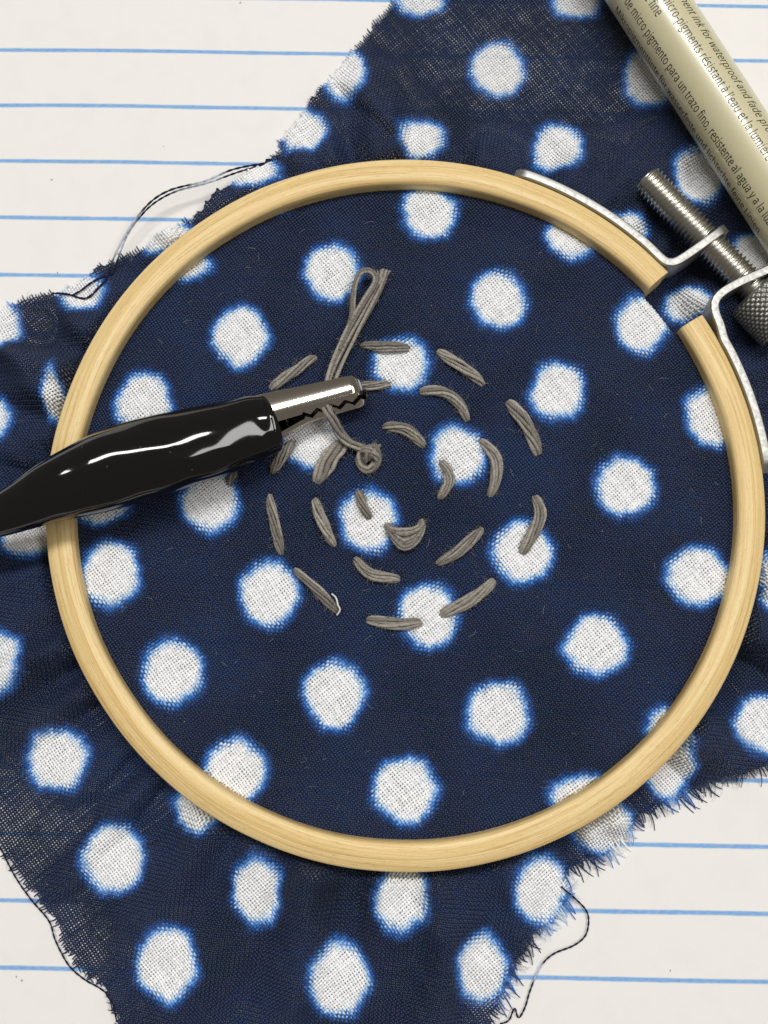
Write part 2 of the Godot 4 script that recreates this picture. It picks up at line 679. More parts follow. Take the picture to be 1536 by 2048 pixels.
	for i in ni:
		for j in nj:
			var p := WEFT * (lo.x + i * PITCH) + WARP * (lo.y + j * PITCH)
			var k := i * nj + j
			var frayed := p + Vector2(wob.get_noise_2d(p.x * 0.5, p.y * 0.5), wob.get_noise_2d(p.x * 0.5 + 90.0, p.y * 0.5)) * 0.7
			if not Geometry2D.is_point_in_polygon(frayed, outline):
				continue
			var rr := p.length()
			if rr > R_IN + 1.0 and rr < R_OUT - 0.8 and in_gap(p.x, p.y) < 0.01:
				continue
			on[k] = 1
			p += Vector2(slip.get_noise_2d(p.x * 1.0, p.y * 1.0), slip.get_noise_2d(p.x + 300.0, p.y)) * 0.35
			pos[k] = Vector3(p.x, height(p.x, p.y), p.y)
	# the thread pulls the cloth in where it goes through
	for st in STITCHES:
		for e in [st[0][0], st[0][-1]]:
			var p := at(e[0], e[1], CLOTH_UP)
			var ci := int(round((Vector2(p.x, p.z).dot(WEFT) - lo.x) / PITCH))
			var cj := int(round((Vector2(p.x, p.z).dot(WARP) - lo.y) / PITCH))
			for i in range(ci - 6, ci + 7):
				for j in range(cj - 6, cj + 7):
					var k := i * nj + j
					var away := Vector2(pos[k].x - p.x, pos[k].z - p.z)
					var q := away.length()
					pos[k].y -= 0.5 * exp(-q * q / 0.4) + 0.12 * exp(-q * q / 2.2)
					var push := away.normalized() * 0.16 * exp(-q * q / 0.35)
					pos[k] += Vector3(push.x, 0, push.y)
	for i in ni:
		for j in nj:
			var k := i * nj + j
			if not on[k]:
				continue
			var i0 := k - nj if i > 0 and on[k - nj] else k
			var i1 := k + nj if i < ni - 1 and on[k + nj] else k
			var j0 := k - 1 if j > 0 and on[k - 1] else k
			var j1 := k + 1 if j < nj - 1 and on[k + 1] else k
			var n := (pos[j1] - pos[j0]).cross(pos[i1] - pos[i0])
			n = n.normalized() if n.length_squared() > 1e-8 else Vector3.UP
			nor[k] = n if n.y > 0 else -n
	var root := thing("polka_dot_fabric", "navy blue woven cotton fabric with white polka dots, frayed edges, clamped in the hoop", "fabric", Vector3(0, 0.3, 0))
	var bag := Bag.new()
	for way in 2:
		weave(bag, way, ni, nj, pos, nor, on)
	put(bag, "woven_cloth", M.cloth, root, "stuff")
	fuzz(root)


# threads of one direction: way 0 runs along the warp (j), way 1 along the weft (i)
func weave(bag: Bag, way: int, ni: int, nj: int, pos: PackedVector3Array, nor: PackedVector3Array, on: PackedByteArray) -> void:
	var lanes := ni if way == 0 else nj
	var steps := nj if way == 0 else ni
	var hop := 1 if way == 0 else nj
	var along2 := WARP if way == 0 else WEFT
	var side2 := WEFT if way == 0 else WARP
	var side := Vector3(side2.x, 0, side2.y)
	var v := bag.v
	var n := bag.n
	var c := bag.c
	var ix := bag.i
	var amp := 0.1 if way == 0 else 0.075
	for lane in lanes:
		var wide0 := PITCH * rng.randf_range(0.365, 0.425)
		var tone0 := rng.randf_range(0.93, 1.07)
		var off := rng.randf_range(-0.03, 0.03)
		var start := lane * nj if way == 0 else lane
		var s := 0
		while s < steps:
			if not on[start + s * hop]:
				s += 1
				continue
			var e := s
			while e + 1 < steps and on[start + (e + 1) * hop]:
				e += 1
			# one run of thread from s to e, with loose ends
			var first_ring := true
			for ending in [-1, 0, 1]:
				if ending == 0:
					for t in range(s, e + 1):
						var k := start + t * hop
						var p := pos[k]
						var up := nor[k]
						var over := 1.0 if (lane + t + way) % 2 == 0 else -1.0
						var slub := wob.get_noise_2d(lane * 3.3 + way * 500.0, t * 0.22)
						var wide := wide0 * (1.0 + 0.16 * slub) * (1.0 - 0.36 * loose(Vector2(p.x, p.z)) * rng.randf_range(0.45, 1.0))
						var col := dye(Vector2(p.x, p.z), (rng.randf() - 0.5) * 0.4 + sin(lane * 12.9898 + way * 4.0) * 0.3)
						col *= tone0 * (1.0 + 0.1 * slub) * rng.randf_range(0.93, 1.07)
						if col.g < 0.1:
							wide *= 1.05
						var base := v.size()
						var cc := p + side * off + up * (amp * over)
						v.append(cc + side * wide - up * 0.05)
						v.append(cc + up * 0.06)
						v.append(cc - side * wide - up * 0.05)
						n.append((up * 0.55 + side * 0.83))
						n.append(up)
						n.append((up * 0.55 - side * 0.83))
						for q in 3:
							c.append(col)
						if not first_ring:
							stitch_rings(ix, base, way)
						first_ring = false
						if t < e:   # halfway to the next crossing
							var p2 := (p + pos[k + hop]) * 0.5
							var along := (pos[k + hop] - p).normalized()
							var up2 := up + nor[k + hop]
							var tilt := (up2.normalized() + along * (0.8 * over)).normalized()
							base = v.size()
							cc = p2 + side * off
							v.append(cc + side * wide * 0.9 - up * 0.05)
							v.append(cc + up * 0.06)
							v.append(cc - side * wide * 0.9 - up * 0.05)
							n.append((tilt * 0.6 + side * 0.8))
							n.append(tilt)
							n.append((tilt * 0.6 - side * 0.8))
							for q in 3:
								c.append(col)
							stitch_rings(ix, base, way)
				else:
					var k := start + (s if ending < 0 else e) * hop
					var p := pos[k]
					var rr := Vector2(p.x, p.z).length()
					if rr < R_OUT:
						continue
					var long := rng.randf_range(0.3, 1.3)
					if p.x > 8.0 and p.z > 30.0:
						long = rng.randf_range(0.8, 3.2) if way == 0 else rng.randf_range(0.3, 2.0)
					elif way == 0 and p.z < 0.0:
						long = rng.randf_range(0.7, 1.3)
					var dir: Vector3 = Vector3(along2.x, 0, along2.y) * ending
					var bend := side * (rng.randf_range(-0.35, 0.35) if p.z > 0.0 else rng.randf_range(-0.12, 0.12))
					var col := dye(Vector2(p.x, p.z), 0.0) * tone0
					var parts := 4
					for m in range(0, parts + 1):
						var f := float(parts - m) / parts if ending < 0 else float(m) / parts
						var q: Vector3 = p + dir * (long * f) + bend * (f * f * long)
						q.y = lerpf(p.y, minf(p.y, 0.15), f) + sin(f * 3.0) * 0.08
						var wide := wide0 * (0.8 - 0.45 * f)
						var base := v.size()
						v.append(q + side * wide - Vector3(0, 0.05, 0))
						v.append(q + Vector3(0, 0.07, 0))
						v.append(q - side * wide - Vector3(0, 0.05, 0))
						n.append(Vector3.UP * 0.55 + side * 0.83)
						n.append(Vector3.UP)
						n.append(Vector3.UP * 0.55 - side * 0.83)
						for z in 3:
							c.append(col)
						if not first_ring:
							stitch_rings(ix, base, way)
						first_ring = false
			s = e + 1
	bag.v = v
	bag.n = n
	bag.c = c
	bag.i = ix


func stitch_rings(ix: PackedInt32Array, b: int, way: int) -> void:
	if way == 1:
		ix.append_array([b - 3, b - 2, b, b - 2, b + 1, b, b - 2, b - 1, b + 1, b - 1, b + 2, b + 1])
	else:
		ix.append_array([b - 3, b, b - 2, b - 2, b, b + 1, b - 2, b + 1, b - 1, b - 1, b + 1, b + 2])


func fuzz(root: Node3D) -> void:
	# hair-fine fibres along the torn edges, and lint on the cloth
	var bag := Bag.new()
	var n := outline.size()
	for k in n:
		var a := outline[k]
		var b := outline[(k + 1) % n]
		if absf(a.x) > 66.0 or a.y > 80.0 or a.y < -88.0:
			continue
		var out := Vector2(b.y - a.y, a.x - b.x).normalized()
		if Geometry2D.is_point_in_polygon((a + b) * 0.5 + out * 1.0, outline):
			out = -out
		var low := a.x > 8.0 and a.y > 30.0
		for q in int(a.distance_to(b) * (11.0 if low else (1.6 if a.y > 0.0 else 0.4))):
			var p := a.lerp(b, rng.randf()) - out * rng.randf_range(0.0, 0.8)
			var dir := (out + (WARP if low else Vector2.ZERO) * 0.8 + Vector2(rng.randf_range(-0.8, 0.8), rng.randf_range(-0.8, 0.8))).normalized()
			var long := rng.randf_range(0.6, 2.6) if low else rng.randf_range(0.4, 1.4)
			var curl := dir.orthogonal() * rng.randf_range(-0.9, 0.9)
			var path := PackedVector3Array()
			for s in 5:
				var f := s / 4.0
				var w := p + dir * long * f + curl * f * f * long
				path.append(Vector3(w.x, 0.35 + 0.5 * sin(f * 2.4) * rng.randf_range(0.2, 1.0), w.y))
			tube(bag, path, [0.024, 0.022, 0.02, 0.016, 0.01], 3, dye(p, 0.0) * 1.6 + Color(0.02, 0.035, 0.07))
	put(bag, "edge_fibres", M.yarn, root, "stuff")
	bag = Bag.new()
	for k in 170:
		var a := rng.randf() * TAU
		var p := Vector2(cos(a), sin(a)) * sqrt(rng.randf()) * 46.0
		var d := Vector2.from_angle(rng.randf() * TAU)
		var long := rng.randf_range(0.3, 1.3)
		var curl := d.orthogonal() * rng.randf_range(-0.8, 0.8)
		var path := PackedVector3Array()
		for s in 5:
			var f := s / 4.0
			var w := p + d * long * f + curl * f * f * long
			path.append(Vector3(w.x, CLOTH_UP + 0.18 + 0.12 * sin(f * 3.1), w.y))
		var g := rng.randf_range(0.25, 0.6)
		tube(bag, path, [0.014], 3, Color(g, g, g))
	for k in 26:
		var a := rng.randf() * TAU
		var p := Vector2(cos(a), sin(a)) * sqrt(rng.randf()) * 46.0
		var path := PackedVector3Array([Vector3(p.x, CLOTH_UP + 0.17, p.y), Vector3(p.x + rng.randf_range(-0.12, 0.12), CLOTH_UP + 0.2, p.y + rng.randf_range(-0.12, 0.12))])
		tube(bag, path, [0.045], 4, Color(0.6, 0.6, 0.58))
	put(bag, "lint", M.yarn, root, "stuff")


# ------------------------------------------------------------------ hoop

func make_hoop() -> void:
	var root := thing("embroidery_hoop", "round bamboo embroidery hoop with steel screw clamp, holding the dotted cloth", "embroidery hoop", Vector3(0, 0.8, 0))
	# the ring: a profile of (radius, height) swept round, open between 32.2 and 41.2 degrees
	var profile := [
		[R_OUT - 0.2, 0.8], [R_OUT, 1.1], [R_OUT, 6.7], [R_OUT - 0.08, 7.0], [R_OUT - 0.3, 7.25], [R_OUT - 1.0, 7.58], [R_OUT - 1.62, 7.82], [R_OUT - 1.7, 7.74], [R_OUT - 1.78, 7.74], [R_OUT - 1.88, 7.86],
		[R_OUT - 2.4, RING_UP + 0.04], [R_IN + 1.2, RING_UP], [R_IN + 0.62, RING_UP - 0.1], [R_IN + 0.3, RING_UP - 0.28], [R_IN + 0.1, RING_UP - 0.6], [R_IN, RING_UP - 1.1], [R_IN, 1.1], [R_IN + 0.2, 0.8],
	]
	var bag := Bag.new()
	var rows := []
	var n := 300
	for k in n + 1:
		var a := deg_to_rad(lerpf(41.2, 392.2, float(k) / n))
		var sway := wob.get_noise_2d(cos(a) * 1.5, sin(a) * 1.5) * 0.12
		var rise := wob.get_noise_2d(cos(a) * 1.2 + 30.0, sin(a) * 1.2) * 0.12
		var row := PackedVector3Array()
		for q in profile:
			var r: float = q[0] + sway
			var y: float = q[1] + (rise if q[1] > 2.0 else 0.0)
			row.append(Vector3(cos(a) * r, y, -sin(a) * r))
		rows.append(row)
	skin(bag, rows, true, false, 1.0, 1.0)
	for k in [0, n]:
		var a := deg_to_rad(41.2 if k == 0 else 392.2)
		var out := Vector3(sin(a), 0, cos(a)) * (1.0 if k == 0 else -1.0)
		cap(bag, rows[k], out)
	put(bag, "wooden_ring", M.wood, root)

	# clamp: two bent steel strips
	var up_a := PackedVector3Array()
	for k in 15:
		var a := deg_to_rad(lerpf(71.5, 46.5, k / 14.0))
		up_a.append(Vector3(cos(a) * (R_OUT + 0.6), 0, -sin(a) * (R_OUT + 0.6)))
	for q in [[1322, 514], [1333, 522], [1345, 524], [1359, 519], [1388, 500], [1424, 474], [1458, 449]]:
		up_a.append(at(q[0], q[1], 7.7))
	strip(root, smooth(up_a, 60), 1.3, "upper_bracket")
	var up_b := PackedVector3Array()
	for q in [[1575, 521], [1536, 539], [1488, 560], [1454, 578], [1436, 593], [1430, 608], [1433, 628], [1441, 648]]:
		up_b.append(at(q[0], q[1], 7.7))
	for k in 15:
		var a := deg_to_rad(lerpf(27.0, 4.5, k / 14.0))
		up_b.append(Vector3(cos(a) * (R_OUT + 0.6), 0, -sin(a) * (R_OUT + 0.6)))
	strip(root, smooth(up_b, 60), 1.3, "lower_bracket")

	# threaded screw and knurled knob
	var s0 := at(1291, 356, 5.2)
	var s1 := at(1496, 566, 5.2)
	var d := (s1 - s0).normalized()
	var side := d.cross(Vector3.UP).normalized()
	var up := side.cross(d)
	bag = Bag.new()
	rows = []
	var long := s0.distance_to(s1) + 6.0
	var m := int(long / 0.087)
	for k in m + 1:
		var t := long * k / m
		var row := PackedVector3Array()
		for q in 28:
			var a := TAU * q / 28.0
			var ph := fposmod(t / 0.72 + a / TAU, 1.0)
			var tri := absf(ph * 2.0 - 1.0)
			var r := 1.95 + 0.45 * smoothstep(0.08, 0.92, tri)
			if t < 0.35:
				r = minf(r, 1.85 + t * 1.4)
			row.append(s0 + d * t + (side * cos(a) + up * sin(a)) * r)
		rows.append(row)
	skin(bag, rows, true)
	cap(bag, rows[0], -d)
	put(bag, "screw", M.screw, root)
	bag = Bag.new()
	rows = []
	var k0 := at(1500, 571, 5.2) + d * 1.0
	for k in 73:
		var t := 7.0 * k / 72.0
		var row := PackedVector3Array()
		for q in 150:
			var a := TAU * q / 150.0
			var g1 := absf(fposmod(a * 15.0 / TAU * 2.0 + t * 1.05, 1.0) * 2.0 - 1.0)
			var g2 := absf(fposmod(a * 15.0 / TAU * 2.0 - t * 1.05, 1.0) * 2.0 - 1.0)
			var r := 4.55 + 0.34 * minf(smoothstep(0.0, 0.7, g1), smoothstep(0.0, 0.7, g2))
			if t < 0.5:
				r = minf(r, 4.1 + t * 1.4)
			row.append(k0 + d * t + (side * cos(a) + up * sin(a)) * r)
		rows.append(row)
	skin(bag, rows, true)
	cap(bag, rows[0], -d)
	cap(bag, rows[-1], d)
	put(bag, "knurled_knob", M.zinc, root)


func strip(root: Node3D, path: PackedVector3Array, thick: float, called: String) -> void:
	var bag := Bag.new()
	var rows := []
	var n := path.size()
	var lo := 1.9
	var hi := 7.75
	for k in n:
		var d := path[mini(k + 1, n - 1)] - path[maxi(k - 1, 0)]
		d.y = 0
		d = d.normalized()
		var o := d.cross(Vector3.UP) * thick * 0.5
		var p := path[k]
		p.y = 0
		var c := 0.16
		var e := o * 0.72
		# ends rounded down
		var inset := 0.0
		var end := mini(k, n - 1 - k)
		if end < 3:
			inset = [1.3, 0.5, 0.15][end]
		var row := PackedVector3Array()
		for q in [[-1, lo + c], [-0.72, lo], [0.72, lo], [1, lo + c], [1, hi - c], [0.72, hi], [-0.72, hi], [-1, hi - c]]:
			var y: float = q[1]
			y = clampf(y, lo + inset, hi - inset)
			row.append(p + o * q[0] + Vector3(0, y, 0))
		rows.append(row)
	skin(bag, rows, true)
	cap(bag, rows[0], (path[0] - path[1]).normalized())
	cap(bag, rows[-1], (path[-1] - path[-2]).normalized())
	put(bag, called, M.zinc, root)


# ------------------------------------------------------------------ pen

func make_pen() -> void:
	var r := 5.25
	var a := at(1297, 0, 7.0)
	var b := at(1602, 471, 7.6)
	var d := (b - a).normalized()
	var root := thing("fineliner_pen", "beige fineliner pen with rows of small black print, lying across the top right corner", "pen", a - Vector3(0, 5, 0))
	var side := Vector3.UP.cross(d).normalized() * -1.0   # towards the right of the picture
	if side.x < 0:
		side = -side
	var up := d.cross(side).normalized()
	if up.y < 0:
		up = -up
	var bag := Bag.new()
	var rows := []
	for q in [[-34.0, 4.6], [-33.6, 5.0], [-33.0, 5.2], [-32.0, r], [-16.0, r], [0.0, r], [20.0, r], [40.0, r], [60.0, r], [61.0, 5.2], [61.6, 4.9]]:
		var row := PackedVector3Array()
		for k in 72:
			var t := TAU * k / 72.0
			row.append(a + d * q[0] + (side * sin(t) + up * cos(t)) * q[1])
		rows.append(row)
	skin(bag, rows, true)
	cap(bag, rows[0], -d)
	cap(bag, rows[-1], d)
	put(bag, "barrel", M.barrel, root)
	# print: [text, length along the pen in mm, start along the pen, angle from the top, slant]
	var lines := [
		["pigment ink for waterproof and fade proof lines", 31.5, 2.0, 21.0, 0.22],
		["micro-pigments résistant à l'eau et la lumière", 29.4, 3.0, -6.0, 0.0],
		["une ligne fine", 8.5, -3.6, -27.0, 0.0],
		["de micro pigmento para un trazo fino, resistente al agua y a la luz", 40.6, -0.4, -58.0, 0.0],
		["Mikropigmenttinte für wasserfeste und lichtechte feine Linien", 41.0, -1.0, -88.0, 0.0],
	]
	for l in lines:
		print_line(root, a, d, side, up, r, l[0], l[1], l[2], l[3], l[4])


func print_line(root: Node3D, a: Vector3, d: Vector3, side: Vector3, up: Vector3, r: float, text: String, long: float, start: float, turn: float, slant: float) -> void:
	var tm := TextMesh.new()
	var f := SystemFont.new()
	f.font_names = PackedStringArray(["Droid Sans"])
	tm.font = f
	tm.font_size = 48
	tm.pixel_size = 0.01
	tm.depth = 0.01
	tm.curve_step = 1.5
	tm.horizontal_alignment = HORIZONTAL_ALIGNMENT_LEFT
	tm.text = text
	var arr := tm.get_mesh_arrays()
	var v: PackedVector3Array = arr[Mesh.ARRAY_VERTEX]
	var box := tm.get_aabb()
	var s := long / box.size.x
	# cut the flat letters into low pieces, then bend them round the barrel
	var idx: PackedInt32Array = arr[Mesh.ARRAY_INDEX]
	var todo := []
	for k in range(0, idx.size(), 3):
		if v[idx[k]].z > 0.0 and v[idx[k + 1]].z > 0.0 and v[idx[k + 2]].z > 0.0:
			todo.append([Vector2(v[idx[k]].x, v[idx[k]].y), Vector2(v[idx[k + 1]].x, v[idx[k + 1]].y), Vector2(v[idx[k + 2]].x, v[idx[k + 2]].y)])
	var scale_y := 1.95 / box.size.y
	var mid := box.position.y + box.size.y * 0.5
	var bag := Bag.new()
	while todo.size():
		var t: Array = todo.pop_back()
		var lo := minf(t[0].y, minf(t[1].y, t[2].y))
		var hi := maxf(t[0].y, maxf(t[1].y, t[2].y))
		if (hi - lo) * scale_y > 0.3:
			var e := 0
			for q in 3:
				if absf(t[q].y - t[(q + 1) % 3].y) > absf(t[e].y - t[(e + 1) % 3].y):
					e = q
			var m: Vector2 = (t[e] + t[(e + 1) % 3]) * 0.5
			todo.append([t[e], m, t[(e + 2) % 3]])
			todo.append([m, t[(e + 1) % 3], t[(e + 2) % 3]])
			continue
		for q in 3:
			var y: float = (t[q].y - mid) * scale_y
			var x: float = (t[q].x - box.position.x) * s + y * slant
			var ang := deg_to_rad(turn) + y / r
			var out := side * sin(ang) + up * cos(ang)
			bag.i.append(bag.v.size())
			bag.v.append(a + d * (start + x) + out * (r + 0.012))
			bag.n.append(out)
	put(bag, "print_line", M.print, root)


# ------------------------------------------------------------------ alligator clip

func make_clip() -> void:
	var root := thing("alligator_clip", "alligator clip with glossy black sleeve and silver jaws biting the grey thread", "clip", at(540, 846, 4.0))
	# sleeve: [pixel x, y of the middle, height, half width]
	var st := [
		[-420, 1165, 5.0, 2.0], [-260, 1112, 7.0, 2.1], [-140, 1074, 9.5, 2.3], [-60, 1049, 11.5, 2.6], [0, 1031, 12.6, 2.98], [55, 1007, 13.2, 3.65], [105, 982, 13.5, 4.35], [165, 958, 13.4, 5.1], [230, 936, 13.0, 5.6],
		[300, 914, 12.5, 5.8], [380, 892, 11.8, 5.55], [450, 873, 11.0, 5.1], [505, 857, 10.3, 4.65], [536, 847.5, 9.9, 4.4], [541, 846, 9.85, 4.3], [543.5, 845.2, 9.8, 4.05],
	]
	var mid := PackedVector3Array()
	var half := PackedFloat32Array()
	for q in st:
		mid.append(at(q[0], q[1], q[2]))
		half.append(q[3])
	var bag := Bag.new()
	var rows := []
	var sub := 8
	var path := PackedVector3Array()
	var hw := PackedFloat32Array()
	for k in mid.size() - 1:
		for s in sub:
			path.append(mid[k].cubic_interpolate(mid[k + 1], mid[maxi(k - 1, 0)], mid[mini(k + 2, mid.size() - 1)], s / float(sub)))
			hw.append(cubic_interpolate(half[k], half[k + 1], half[maxi(k - 1, 0)], half[mini(k + 2, half.size() - 1)], s / float(sub)))
	path.append(mid[-1])
	hw.append(half[-1])
	var lump := FastNoiseLite.new()
	lump.seed = 14
	lump.frequency = 0.105
	lump.fractal_octaves = 2
	var n := path.size()
	var axis := (mid[-1] - mid[9]).normalized()
	for k in n:
		var d := (path[mini(k + 2, n - 1)] - path[maxi(k - 2, 0)]).normalized()
		var side := d.cross(Vector3.UP).normalized()
		var up := side.cross(d)
		var row := PackedVector3Array()
		var lumpy := smoothstep(5.0, 12.0, path[k].distance_to(mid[4]) * (1.0 if path[k].x > mid[4].x else 0.0)) * smoothstep(0.2, 2.5, path[k].distance_to(mid[-1]))
		for q in 64:
			var a := TAU * q / 64.0
			var o := side * cos(a) * hw[k] + up * sin(a) * hw[k] * 0.8
			var e := lump.get_noise_3dv(path[k] * 0.75 + o * 0.8) * 0.4 * lumpy
			row.append(path[k] + o * (1.0 + e / hw[k]))
		rows.append(row)
	skin(bag, rows, true)
	# the open mouth turns inwards
	var inner := []
	for f in [[1.0, 0.0], [0.93, 0.02], [0.86, -0.25], [0.82, -1.2], [0.8, -4.0]]:
		var row := PackedVector3Array()
		for p in rows[-1]:
			row.append(path[-1] + (p - path[-1]) * f[0] + axis * f[1])
		inner.append(row)
	skin(bag, inner, true, false, 1.0, 1.0, Color(1, 1, 1, 1), true)
	cap(bag, inner[-1], axis)
	put(bag, "sleeve", M.black, root)
	var dust := Bag.new()
	for k in 18:
		var row: PackedVector3Array = rows[rng.randi_range(40, n - 2)]
		var p := row[rng.randi_range(4, 28)]
		var w := Vector3(rng.randf_range(-0.3, 0.3), 0.0, rng.randf_range(-0.3, 0.3)) * rng.randf()
		tube(dust, PackedVector3Array([p - w, p + w * 0.3 + Vector3(0.02, 0.02, 0.03), p + w]), [rng.randf_range(0.012, 0.028)], 4, Color(0.3, 0.3, 0.3))
	put(dust, "dust", M.yarn, root, "stuff")

	# jaws: two toothed half tubes; o opens them, l is across
	var p0 := at(534, 831, 8.9)
	var p1 := at(727, 781, 7.7)
	var x := (p1 - p0).normalized()
	var b := Vector3.UP.cross(x).normalized()
	if b.z > 0:
		b = -b
	var c := x.cross(b)
	if c.y < 0:
		c = -c
	var roll := deg_to_rad(47.0)
	var o := b * cos(roll) + c * sin(roll)
	var l := c * cos(roll) - b * sin(roll)
	jaw(root, p0, x, o, l, p0.distance_to(p1), 1.0, "upper_jaw")
	jaw(root, p0, x, -o, l, p0.distance_to(p1) + 0.55, -1.0, "lower_jaw")


func jaw(root: Node3D, p0: Vector3, x: Vector3, o: Vector3, l: Vector3, long: float, which: float, called: String) -> void:
	# a trough: a rounded back, two straight cheeks, and teeth cut into the free edges
	var bag := Bag.new()
	var outer := []
	var inner := []
	var n := 120
	for k in n + 1:
		var t := -4.0 + (long + 4.0) * k / n
		var f := clampf(t / long, 0, 1)
		var r := lerpf(2.75, 2.0, f)
		var tip := clampf((t - (long - 1.9)) / 1.9, 0, 1)
		var shut := maxf(sqrt(maxf(0.0, 1.0 - tip * tip)), 0.03)
		var gape := 0.34
		if which < 0:
			gape = lerpf(2.0, 0.34, smoothstep(-0.1, 0.45, f))
		var cheek := lerpf(1.25, 0.95, f) if which > 0 else lerpf(0.75, 0.95, f)
		var back := lerpf(2.1, 1.65, f)
		var tooth := 0.0
		if t > long * 0.34 and t < long - 0.4:
			tooth = (absf(fposmod((t - long * 0.34) / 2.1, 1.0) * 2.0 - 1.0) - 0.5) * 1.6
		for thin in 2:
			var rr := r - 0.32 * thin
			var bb := back - 0.32 * thin
			var row := PackedVector3Array()
			var edge := gape + tooth * which * 0.5
			for side in [-1.0, 1.0]:
				var ups := [0.0, 0.25, 0.6, 1.0]
				if side > 0:
					ups.reverse()
				if side > 0:
					for q in range(1, 22):
						var a := lerpf(-PI / 2, PI / 2, q / 22.0)
						var fx := signf(sin(a)) * pow(absf(sin(a)), 1.7)
						row.append(p0 + x * (t - 0.25 * tip * thin) + o * (gape + (cheek + pow(cos(a), 1.7) * bb) * shut) + l * (fx * rr * shut))
				for u in ups:
					var y: float = lerpf(edge, gape + cheek * shut, u)
					row.append(p0 + x * (t - 0.25 * tip * thin) + o * y + l * (side * rr * shut))
			if thin == 0:
				outer.append(row)
			else:
				inner.append(row)
	skin(bag, outer, false)
	skin(bag, inner, false, false, 1, 1, Color(1, 1, 1, 1), true)
	var last: int = outer[0].size() - 1
	for e in [0, last]:
		var rim := []
		for k in n + 1:
			rim.append(PackedVector3Array([outer[k][e], (outer[k][e] + inner[k][e]) * 0.5 - o * 0.02, inner[k][e]]))
		skin(bag, rim, false, true)
	put(bag, called, M.chrome, root)


# ------------------------------------------------------------------ embroidery

func bundle(bag: Bag, path: PackedVector3Array, strands: int, wide: float, tall: float, rs: float, twist: float, pinch := true, fat := []) -> void:
	var n := path.size()
	var ph := rng.randf() * TAU
	var seats := []
	for s in strands:
		var a := TAU * s / strands + ph
		var rr := 0.78 if s < strands - 1 or strands < 5 else 0.1
		seats.append([a, rr * rng.randf_range(0.85, 1.1), rng.randf_range(0.85, 1.15), rng.randf() * 10.0])
	for s in strands:
		var q: Array = seats[s]
		var line := PackedVector3Array()
		var radii := []
		for k in n:
			var f := float(k) / (n - 1)
			var d := (path[mini(k + 1, n - 1)] - path[maxi(k - 1, 0)]).normalized()
			var side := d.cross(Vector3.UP)
			side = side.normalized() if side.length() > 0.05 else Vector3(0.7, 0, 0.7)
			var up := side.cross(d)
			var a: float = q[0] + twist * f
			var close := 1.0
			if pinch:
				close = 0.5 + 0.5 * pow(sin(PI * clampf(f, 0.0, 1.0)), 0.5)
			if fat.size():
				close *= fat[0] + (fat[1] - fat[0]) * f
			var jitter := wob.get_noise_2d(f * 2.4 + q[3], s * 5.0) * 0.14
			line.append(path[k] + side * (cos(a) * q[1] + jitter) * wide * close + up * (sin(a) * q[1]) * tall * close)
			radii.append(rs * q[2] * (0.7 + 0.3 * close) * (0.93 + 0.12 * wob.get_noise_2d(f * 5.0 + q[3], 9.0)))
		var g := rng.randf_range(0.62, 1.3)
		tube(bag, line, radii, 7, Color(0.44 * g, 0.41 * g, 0.365 * g))
	# stray fibres
	for k in int(n * 4.5):
		var f := rng.randi_range(1, n - 2)
		var a := rng.randf() * TAU
		var d := (path[f + 1] - path[f - 1]).normalized()
		var side := d.cross(Vector3.UP).normalized()
		var o := (side * cos(a) + Vector3.UP * absf(sin(a))).normalized()
		var p := path[f] + side * cos(a) * wide * 0.9 + Vector3.UP * absf(sin(a)) * tall * 0.9
		var go := (o + d * rng.randf_range(-1.6, 1.6)).normalized()
		var long := rng.randf_range(0.25, 0.9)
		var curl := Vector3(rng.randf_range(-1, 1), rng.randf_range(-0.6, 0.3), rng.randf_range(-1, 1)) * 0.5
		tube(bag, PackedVector3Array([p, p + go * long * 0.4 + curl * 0.1 * long, p + go * long * 0.75 + curl * 0.5 * long, p + go * long * 0.95 + curl * long]), [0.026, 0.024, 0.02, 0.012], 3, Color(0.5, 0.47, 0.42))


func px_path(pts: Array, steps: int) -> PackedVector3Array:
	var a := PackedVector3Array()
	for q in pts:
		a.append(at(q[0], q[1], q[2]))
	return smooth(a, steps)


